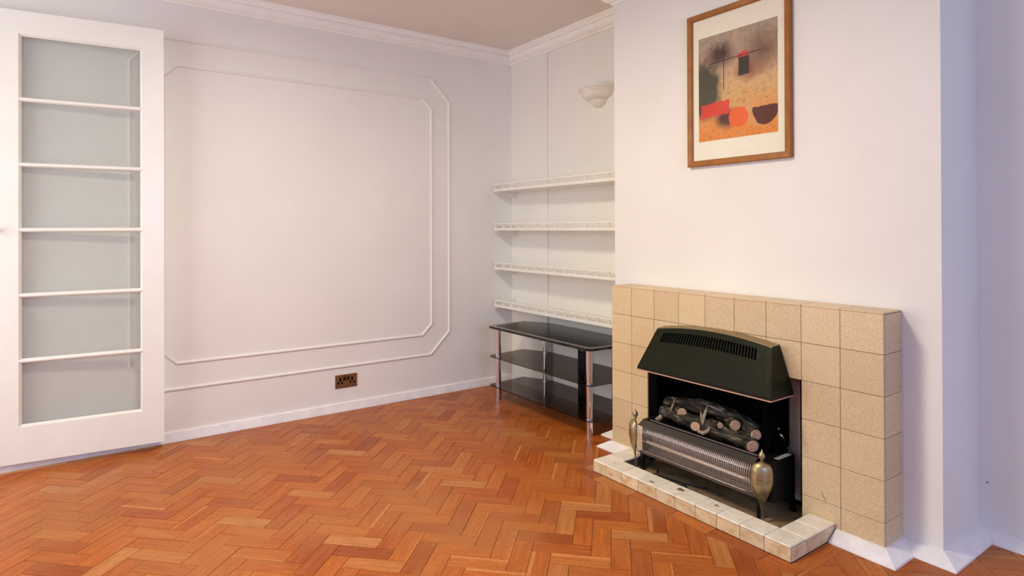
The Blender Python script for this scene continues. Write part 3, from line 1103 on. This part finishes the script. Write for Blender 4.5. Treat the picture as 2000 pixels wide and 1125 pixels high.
# grille wires
f = bmesh.new()
def wire_x(y):
    e = min(1, max(0, (y + 2.43) / 0.03)) * min(1, max(0, (-1.745 - y) / 0.05))
    return e
NW = 74
for i in range(NW):
    y = -2.412 + (2.412 - 1.752) * i / (NW - 1)
    e = min(1.0, (i + 1) / 5, (NW - i) / 8) ** 0.5
    fx = 0.026 * e
    pts = [(-0.484, y, 0.208), (-0.488 - fx * 0.45, y, 0.203), (-0.490 - fx * 0.9, y, 0.184), (-0.490 - fx, y, 0.158), (-0.490 - fx, y, 0.125),
           (-0.487 - fx * 0.85, y, 0.095), (-0.484 - fx * 0.45, y, 0.074), (-0.476, y, 0.064), (-0.468, y, 0.066)]
    bm_tube(f, pts, 0.0012, 4, False)
for z, x in ((0.188, -0.514), (0.145, -0.517), (0.094, -0.512)):
    bm_tube(f, [(x + 0.020, -2.412, z), (x, -2.37, z), (x, -1.79, z), (x + 0.018, -1.752, z)], 0.0012, 4)
for z, x in ((0.206, -0.492), (0.068, -0.482)):
    bm_tube(f, [(x, -2.412, z), (x, -1.752, z)], 0.0016, 4)
w = hpart('grille_wires', f, 'wire', True)
w['kind'] = 'stuff'
# brass legs turned outwards at 45 degrees, each with a finial
urn = [(0.0, FLOORL - 0.004), (0.0075, FLOORL - 0.004), (0.0075, FLOORL + 0.004), (0.0055, 0.0), (0.005, 0.018), (0.008, 0.040), (0.016, 0.066), (0.028, 0.092), (0.038, 0.115), (0.0435, 0.142), (0.0445, 0.162),
       (0.0435, 0.182), (0.0405, 0.200), (0.033, 0.213), (0.014, 0.221), (0.006, 0.224), (0.0, 0.224)]
fin = [(0.0, 0.222), (0.006, 0.223), (0.0045, 0.229), (0.008, 0.233), (0.0130, 0.241), (0.0140, 0.248), (0.011, 0.256), (0.005, 0.262), (0.0035, 0.267), (0.0025, 0.272), (0.0, 0.275)]
urn_me = lathe('brass_leg', urn, 28, sx=0.34, sy=1.0)
fin_me = lathe('finial', fin, 20)
urn_me.materials.append(M['brass'])
fin_me.materials.append(M['brass'])
for v in urn_me.vertices:          # bulging outer face, flat back
    v.co.x *= 2.1 if v.co.x < 0 else 0.5
urn_left = urn_me.copy()           # the left foot turns in, clear of the kerb
for v in urn_left.vertices:
    v.co.y -= 0.020 * max(0.0, 1 - v.co.z / 0.11)
blk = lathe('black_leg', [(0.0, FLOORL - 0.004), (0.012, FLOORL - 0.004), (0.010, FLOORL), (0.011, 0.03), (0.016, 0.066), (0.0, 0.066)], 12)
blk.materials.append(M['black'])
for lx, ly, rz in ((-0.486, -2.438, R(42)), (-0.486, -1.744, R(-42))):
    o = link('brass_leg', urn_me if ly < -2 else urn_left, None, heat, Vector((lx, ly, 0.004)) - heat.location, (0, 0, rz), True)
    o['label'] = 'urn-shaped brass front leg'
    fo = link('finial', fin_me, None, o, smooth=True)
    f = bmesh.new()
    bm_tube(f, [(-0.0285, -0.022, 0.148), (-0.0318, 0.0, 0.146), (-0.0255, 0.028, 0.148)], [0.0012, 0.002, 0.0012], 6)
    link('rib', from_bm('rib', f), M['brass'], o, smooth=True)
    dx, dy = 0.026, (0.030 if ly < -2 else -0.026)
    link('black_leg', blk, None, heat, Vector((lx + dx, ly + dy, 0.004)) - heat.location, smooth=True)
for ly, sp in ((-2.456, 0.0), (-1.795, 0.0)):
    f = bmesh.new()
    a = [f.verts.new(p) for p in ((-0.330, ly - 0.012, 0.064), (-0.298, ly - 0.012, 0.064), (-0.298, ly + 0.012, 0.064), (-0.330, ly + 0.012, 0.064))]
    b = [f.verts.new(p) for p in ((-0.292, ly - 0.009, FLOORL), (-0.274, ly - 0.009, FLOORL), (-0.274, ly + 0.009, FLOORL), (-0.292, ly + 0.009, FLOORL))]
    for i in range(4):
        f.faces.new((a[i], a[(i + 1) % 4], b[(i + 1) % 4], b[i]))
    f.faces.new(a)
    f.faces.new(b)
    hpart('back_leg', f, 'black')
# logs
def log_mesh(nm, pts, rads, seg=18, sub=5, amp=0.16, seed=1):
    rr = random.Random(seed)
    f_ = bmesh.new()
    P, Q = [], []
    for i in range(len(pts) - 1):
        for k_ in range(sub):
            t = k_ / sub
            P.append(Vector(pts[i]).lerp(Vector(pts[i + 1]), t))
            Q.append(rads[i] + (rads[i + 1] - rads[i]) * t)
    P.append(Vector(pts[-1]))
    Q.append(rads[-1])
    bm_tube(f_, P, Q, seg, True)
    ph_ = [rr.uniform(0, 6.28) for _ in range(6)]
    n_ = len(P)
    f_.verts.ensure_lookup_table()
    for i in range(n_):
        for t in range(seg):
            v = f_.verts[i * seg + t]
            a = t / seg * 6.2832
            k_ = 1 + amp * (0.5 * math.sin(3 * a + ph_[0] + 0.35 * i) + 0.4 * math.sin(5 * a + ph_[1] - 0.2 * i) + 0.35 * math.sin(0.9 * i + ph_[2] + 2 * a)) + rr.uniform(-amp, amp) * 0.35
            if i in (0, n_ - 1):
                k_ = 1 + (k_ - 1) * 0.4
            v.co = P[i] + (v.co - P[i]) * k_
    return f_
def log(pts, rads, seed, cut_end=None, lab=None):
    o = hpart('log', log_mesh('log', pts, rads, 22, 9, 0.26, seed), 'bark', True)
    if lab:
        o['label'] = lab
    if cut_end is not None:
        a, b = (pts[-1], pts[-2]) if cut_end == 1 else (pts[0], pts[1])
        r0 = rads[-1] if cut_end == 1 else rads[0]
        d = (Vector(a) - Vector(b)).normalized()
        f_ = bmesh.new()
        bm_tube(f_, [Vector(a) - d * 0.001, Vector(a) + d * 0.0025], [r0 * 0.97, r0 * 0.88], 16)
        hpart('cut_end', f_, 'cut', False, 'tan sawn end of the log', o)
    return o
log([(-0.362, -1.835, 0.312), (-0.370, -1.98, 0.338), (-0.372, -2.12, 0.345), (-0.368, -2.26, 0.330), (-0.366, -2.352, 0.300)], [0.021, 0.029, 0.031, 0.029, 0.024], 1, None, 'long upper dark bark log')
log([(-0.405, -1.845, 0.278), (-0.410, -2.00, 0.274), (-0.412, -2.15, 0.268), (-0.412, -2.29, 0.262), (-0.417, -2.368, 0.258)], [0.024, 0.034, 0.033, 0.034, 0.026], 2, None, 'long lower dark bark log')
log([(-0.370, -1.93, 0.300), (-0.425, -1.985, 0.304)], [0.024, 0.0235], 3, 1)
log([(-0.395, -2.04, 0.262), (-0.455, -2.085, 0.272)], [0.024, 0.022], 4, 1)
log([(-0.372, -2.20, 0.318), (-0.420, -2.270, 0.318)], [0.024, 0.0240], 5, 1)
log([(-0.400, -2.12, 0.292), (-0.436, -2.205, 0.304)], [0.015, 0.0145], 6, 1)
log([(-0.366, -2.29, 0.300), (-0.408, -2.362, 0.298)], [0.025, 0.0245], 7, 1)
log([(-0.395, -2.29, 0.268), (-0.448, -2.372, 0.262)], [0.027, 0.0265], 8, 1)
for pts, rr in (([(-0.425, -1.835, 0.232), (-0.425, -1.86, 0.258), (-0.420, -1.868, 0.292), (-0.405, -1.90, 0.302)], [0.016, 0.011, 0.006, 0.004]),
                ([(-0.430, -1.915, 0.285), (-0.415, -1.918, 0.315), (-0.392, -1.916, 0.345), (-0.385, -1.895, 0.350)], [0.004, 0.005, 0.005, 0.006]),
                ([(-0.446, -2.118, 0.286), (-0.425, -2.112, 0.325), (-0.400, -2.112, 0.365), (-0.392, -2.150, 0.360), (-0.390, -2.19, 0.350)], [0.004, 0.008, 0.004, 0.005, 0.003]),
                ([(-0.446, -2.118, 0.290), (-0.430, -2.098, 0.318), (-0.410, -2.082, 0.335)], [0.004, 0.006, 0.002]),
                ([(-0.452, -2.100, 0.254), (-0.456, -2.128, 0.252), (-0.450, -2.150, 0.268), (-0.440, -2.152, 0.285)], [0.008, 0.009, 0.008, 0.005])):
    f = bmesh.new()
    bm_tube(f, pts, rr, 7)
    hpart('twig', f, 'twig', True)
# flex under the heater
f = bmesh.new()
pts = [(-0.42, -1.83, FLOORL + 0.006), (-0.46, -1.87, FLOORL + 0.005), (-0.475, -1.95, FLOORL + 0.005), (-0.46, -2.03, FLOORL + 0.005), (-0.51, -2.05, FLOORL + 0.005), (-0.535, -1.98, FLOORL + 0.005), (-0.52, -1.90, FLOORL + 0.005), (-0.48, -1.87, FLOORL + 0.013), (-0.44, -2.02, FLOORL + 0.006), (-0.40, -2.12, FLOORL + 0.006)]
sm = []
for i in range(len(pts) - 1):
    p0, p1, p2, p3 = [Vector(pts[max(0, min(len(pts) - 1, i + k_))]) for k_ in (-1, 0, 1, 2)]
    for k_ in range(6):
        t = k_ / 6
        sm.append(0.5 * ((2 * p1) + (p2 - p0) * t + (2 * p0 - 5 * p1 + 4 * p2 - p3) * t * t + (3 * p1 - p0 - 3 * p2 + p3) * t ** 3))
bm_tube(f, sm, 0.0045, 8)
hpart('power_cord', f, 'cable', True)
heat.location = CAM + (heat.location - CAM) * HS

# ================================================================ ALCOVE SHELVES
SHY0, SHY1 = -0.045, YC0 + 0.002
SHX = -0.200
GALL = 14
spin_me = lathe('spindle', [(0.0, 0.0), (0.0065, 0.0), (0.0065, 0.003), (0.0040, 0.006), (0.0060, 0.012), (0.0064, 0.015), (0.0042, 0.020), (0.0062, 0.025), (0.0062, 0.027), (0.0, 0.027)], 10)
spin_me.materials.append(M['gloss'])
spin_me.polygons.foreach_set('use_smooth', [True] * len(spin_me.polygons))
def bracket_me():
    f_ = bmesh.new()
    pr_ = [(0.0, 0.0), (0.185, 0.0), (0.180, -0.010), (0.150, -0.018), (0.110, -0.028), (0.075, -0.040), (0.030, -0.044), (0.0, -0.044)]
    a = [f_.verts.new((-x, -0.009, z)) for x, z in pr_]
    b = [f_.verts.new((-x, 0.009, z)) for x, z in pr_]
    for i in range(len(pr_)):
        k_ = (i + 1) % len(pr_)
        f_.faces.new((a[i], a[k_], b[k_], b[i]))
    f_.faces.new(a)
    f_.faces.new(b)
    return from_bm('bracket', f_)
brk = bracket_me()
brk.materials.append(M['gloss'])
lbl = ['topmost white alcove shelf with a spindled gallery rail, below the wall light',
       'second white spindled gallery shelf from the top of the alcove',
       'third white spindled gallery shelf from the top of the alcove',
       'lowest white spindled gallery shelf, just above the black glass stand']
proto = None
for i, zb in enumerate((1.4605, 1.1675, 0.8745, 0.5935)):
    if proto is None:
        sh = thing('wall_shelf', lbl[i], 'shelf', (XA, (SHY0 + SHY1) / 2, zb), 'spindled shelves in the alcove')
        ym, w2 = (SHY0 + SHY1) / 2, (SHY0 - SHY1) / 2
        f = bmesh.new()
        bm_box(f, SHX - XA, 0.0, -w2, -0.44 - ym, 0.0, 0.019)
        me = from_bm('board', f)
        f = bmesh.new()
        pl = [(SHX - XA, -w2), (-0.0006, -w2), (-0.0006, -0.4405 - ym), (-XA - 0.0005, -0.4405 - ym), (-XA - 0.0005, w2), (SHX - XA, w2)]
        lo_ = [f.verts.new((x, y, 0.0)) for x, y in pl]
        hi_ = [f.verts.new((x, y, 0.019)) for x, y in pl]
        for k_ in range(6):
            f.faces.new((lo_[k_], lo_[(k_ + 1) % 6], hi_[(k_ + 1) % 6], hi_[k_]))
        f.faces.new(lo_)
        f.faces.new(hi_)
        link('board', from_bm('board', f), M['gloss'], sh)
        for k_ in range(GALL):
            y = w2 - 0.010 - k_ * (2 * w2 - 0.03) / (GALL - 1)
            link('spindle', spin_me, None, sh, (SHX - XA + 0.008, y, 0.019))
        link('spindle', spin_me, None, sh, (SHX - XA + 0.09, w2 - 0.010, 0.019))
        f = bmesh.new()
        bm_box(f, SHX - XA - 0.001, SHX - XA + 0.017, -w2, w2, 0.046, 0.056)
        bm_box(f, SHX - XA + 0.017, SHX - XA + 0.15, w2 - 0.018, w2, 0.046, 0.056)
        link('gallery_rail', from_bm('gallery_rail', f), M['gloss'], sh)
        link('bracket', brk, None, sh, (-XA - 0.001, w2 - 0.014, 0.0))
        link('bracket', brk, None, sh, (-0.001, -w2 + 0.045, 0.0))
        proto = sh
    else:
        sh = proto.copy()
        COL.objects.link(sh)
        sh.location.z = zb
        sh['label'] = lbl[i]
        for ch in list(proto.children):
            c = ch.copy()
            COL.objects.link(c)
            c.parent = sh

# ================================================================ TV STAND
tv = thing('tv_stand', 'three-tier black glass television stand with chrome legs in the alcove', 'tv stand', (-0.20, -0.82, 0))
def glass_shelf(nm, z0, z1, plan, mat, bev, lab=None):
    f_ = bmesh.new()
    lo_ = [f_.verts.new((x - tv.location.x, y - tv.location.y, z0)) for x, y in plan]
    hi_ = [f_.verts.new((x - tv.location.x, y - tv.location.y, z1)) for x, y in plan]
    n_ = len(plan)
    for k_ in range(n_):
        f_.faces.new((lo_[k_], lo_[(k_ + 1) % n_], hi_[(k_ + 1) % n_], hi_[k_]))
    f_.faces.new(lo_)
    f_.faces.new(hi_)
    if bev:
        ed = [e for e in f_.edges if all(abs(v.co.z - z1) < 1e-6 for v in e.verts)]
        bmesh.ops.bevel(f_, geom=ed, offset=bev, segments=1, affect='EDGES')
    o = link(nm, from_bm(nm, f_), M[mat], tv)
    if lab:
        o['label'] = lab
    return o
def corner(cx_, cy_, r_, a0, a1, n_=5):
    return [(cx_ + r_ * math.cos(R(a0 + (a1 - a0) * i / n_)), cy_ + r_ * math.sin(R(a0 + (a1 - a0) * i / n_))) for i in range(n_ + 1)]
def stand_plan(g_):
    rr = 0.035
    fx = -0.425 + g_
    p = corner(fx + rr, -1.345 + rr + g_, rr, 270, 180)
    p += corner(fx + rr, -0.295 - rr - g_, rr, 180, 90)
    p += [(-0.095, -0.265 - g_), (0.004 - g_, -0.470), (0.004 - g_, -1.170), (-0.095, -1.370 + g_)]
    return p
glass_shelf('glass_top', 0.489, 0.502, stand_plan(0.0), 'black_glass', 0.004, 'glossy black glass top')
f = bmesh.new()
op = [(x, y) for x, y in stand_plan(0.007)]
ip = [(x, y) for x, y in stand_plan(0.036)]
a = [f.verts.new((x + 0.20, y + 0.82, 0.5024)) for x, y in op]
b = [f.verts.new((x + 0.20, y + 0.82, 0.5026)) for x, y in ip]
for k_ in range(len(op)):
    f.faces.new((a[k_], a[(k_ + 1) % len(op)], b[(k_ + 1) % len(op)], b[k_]))
link('sheen_band', from_bm('sheen_band', f), M['bevel_sheen'], tv)['label'] = 'grey band painting the bevel reflection round the glass top'
glass_shelf('glass_shelf', 0.288, 0.296, stand_plan(0.004), 'smoked', 0.0, 'smoked glass middle shelf')
glass_shelf('glass_shelf', 0.086, 0.094, stand_plan(0.004), 'smoked', 0.0, 'smoked glass bottom shelf')
leg_prof = [(0.0, 0.0), (0.022, 0.0), (0.022, 0.006), (0.0195, 0.008), (0.0195, 0.084), (0.022, 0.084), (0.022, 0.097), (0.0195, 0.097), (0.0195, 0.286),
            (0.022, 0.286), (0.022, 0.299), (0.0195, 0.299), (0.0195, 0.484), (0.023, 0.486), (0.023, 0.489), (0.0, 0.489)]
leg_me = lathe('leg', leg_prof, 20)
leg_me.materials.append(M['chrome'])
for x, y in ((-0.388, -0.378), (-0.388, -1.302), (-0.050, -0.475), (-0.050, -1.165)):
    o = link('leg', leg_me, None, tv, (x + 0.20, y + 0.82, 0.0))
    md = o.modifiers.new('edge', 'EDGE_SPLIT')
    o.data.polygons.foreach_set('use_smooth', [True] * len(o.data.polygons))
# rear cable column with holes
f = bmesh.new()
yA, yB, xx = -0.795, -0.885, -0.026
holes = [(0.40, 0.030), (0.21, 0.042)]
zz = [0.0, 0.15, 0.27, 0.355, 0.445, 0.489]
bm_box(f, xx, xx + 0.012, yB, yA, 0.0, 0.489)
me = from_bm('cable_column', f)
for v in me.vertices:
    v.co -= Vector((-0.20, -0.82, 0))
link('cable_column', me, M['black_glass'], tv)
for hz, hr in holes:
    f = bmesh.new()
    n_ = 24
    pts = [(xx - 0.003, -0.84 + hr * math.cos(i * 2 * math.pi / n_), hz + hr * 1.15 * math.sin(i * 2 * math.pi / n_)) for i in range(n_ + 1)]
    bm_tube(f, pts, 0.003, 6, False)
    me = from_bm('cable_hole', f)
    for v in me.vertices:
        v.co -= Vector((-0.20, -0.82, 0))
    link('cable_hole', me, M['steel'], tv, smooth=True)

# ================================================================ WALL LIGHT
sc = thing('wall_light', 'white plaster half-bowl uplighter on the alcove wall above the shelves', 'wall light', (XA, -0.977, 2.05))
bowl = [(0.0, -0.028), (0.078, -0.028), (0.084, -0.024), (0.096, -0.018), (0.108, -0.006), (0.116, 0.010), (0.121, 0.028), (0.124, 0.037), (0.131, 0.041), (0.131, 0.052),
        (0.138, 0.055), (0.144, 0.064), (0.144, 0.074), (0.137, 0.076), (0.128, 0.066), (0.0, 0.060)]
cap = [(0.0, -0.075), (0.015, -0.074), (0.032, -0.069), (0.048, -0.060), (0.060, -0.046), (0.067, -0.033), (0.068, -0.027), (0.0, -0.027)]
bowl = [(r_, -0.034 + (z_ + 0.028) * 0.74) for r_, z_ in bowl]
cap = [(r_, z_ - 0.008) for r_, z_ in cap]
o = link('bowl', lathe('bowl', bowl, 32, R(90), R(270)), M['plaster'], sc)
o = link('lower_dish', lathe('lower_dish', cap, 28, R(90), R(270)), M['plaster'], sc)
for o in sc.children:
    o.data.polygons.foreach_set('use_smooth', [True] * len(o.data.polygons))
    o.modifiers.new('edge', 'EDGE_SPLIT').split_angle = R(40)

# ================================================================ FRAMED PICTURE
PY0, PY1, PZ0, PZ1 = -1.914, -2.452, 1.482, 2.224
pic = thing('framed_picture', 'brown wood framed abstract print in a wide cream mount above the fireplace', 'picture', (XCH, (PY0 + PY1) / 2, PZ0))
fprof = [(0.0, 0.0), (0.0, 0.022), (0.003, 0.024), (0.024, 0.021), (0.028, 0.017), (0.028, 0.0)]
me = sweep('frame', [(PY0, PZ0), (PY1, PZ0), (PY1, PZ1), (PY0, PZ1)][::1], fprof, lambda y, z, o: (XCH - 0.001 - o, y, z), closed=True)
# make sure the moulding runs inwards
if min(v.co.z for v in me.vertices) < PZ0 - 0.005:
    me = sweep('frame', [(PY0, PZ0), (PY0, PZ1), (PY1, PZ1), (PY1, PZ0)], fprof, lambda y, z, o: (XCH - 0.001 - o, y, z), closed=True)
for v in me.vertices:
    v.co -= pic.location
link('frame', me, M['frame'], pic)
def prect(nm, y0, y1, z0, z1, x, mat, th=0.002):
    f_ = bmesh.new()
    bm_box(f_, x, x + th, y1, y0, z0, z1)
    me_ = from_bm(nm, f_)
    for v in me_.vertices:
        v.co -= pic.location
    return link(nm, me_, M[mat], pic)
prect('mount', PY0 - 0.025, PY1 + 0.025, PZ0 + 0.025, PZ1 - 0.025, XCH - 0.010, 'mount', 0.006)
prect('print', -1.975, -2.389, 1.601, 2.104, XCH - 0.0112, 'print', 0.001)
prect('picture_glass', PY0 - 0.027, PY1 + 0.027, PZ0 + 0.027, PZ1 - 0.027, XCH - 0.0145, 'picture_glass', 0.0004)

# ================================================================ WALL SOCKET
sk = thing('wall_socket', 'antique brass double wall socket low on the back wall', 'socket', (-1.3345, 0.0, 0.1915))
link('plate', box_me('plate', -0.073, 0.073, -0.006, 0.0, -0.043, 0.043, 0.0015, 2), M['socket_brass'], sk)
for sx in (-1, 1):
    link('switch', box_me('switch', sx * 0.0125 - 0.0075, sx * 0.0125 + 0.0075, -0.0095, -0.0055, 0.004, 0.030, 0.0015), M['black'], sk)
    link('earth_hole', box_me('earth_hole', sx * 0.040 - 0.006, sx * 0.040 + 0.006, -0.0066, -0.0055, 0.000, 0.022), M['soot'], sk)
    for px in (-0.0125, 0.0125):
        link('pin_hole', box_me('pin_hole', sx * 0.040 + px - 0.006, sx * 0.040 + px + 0.006, -0.0066, -0.0055, -0.016, -0.004), M['soot'], sk)
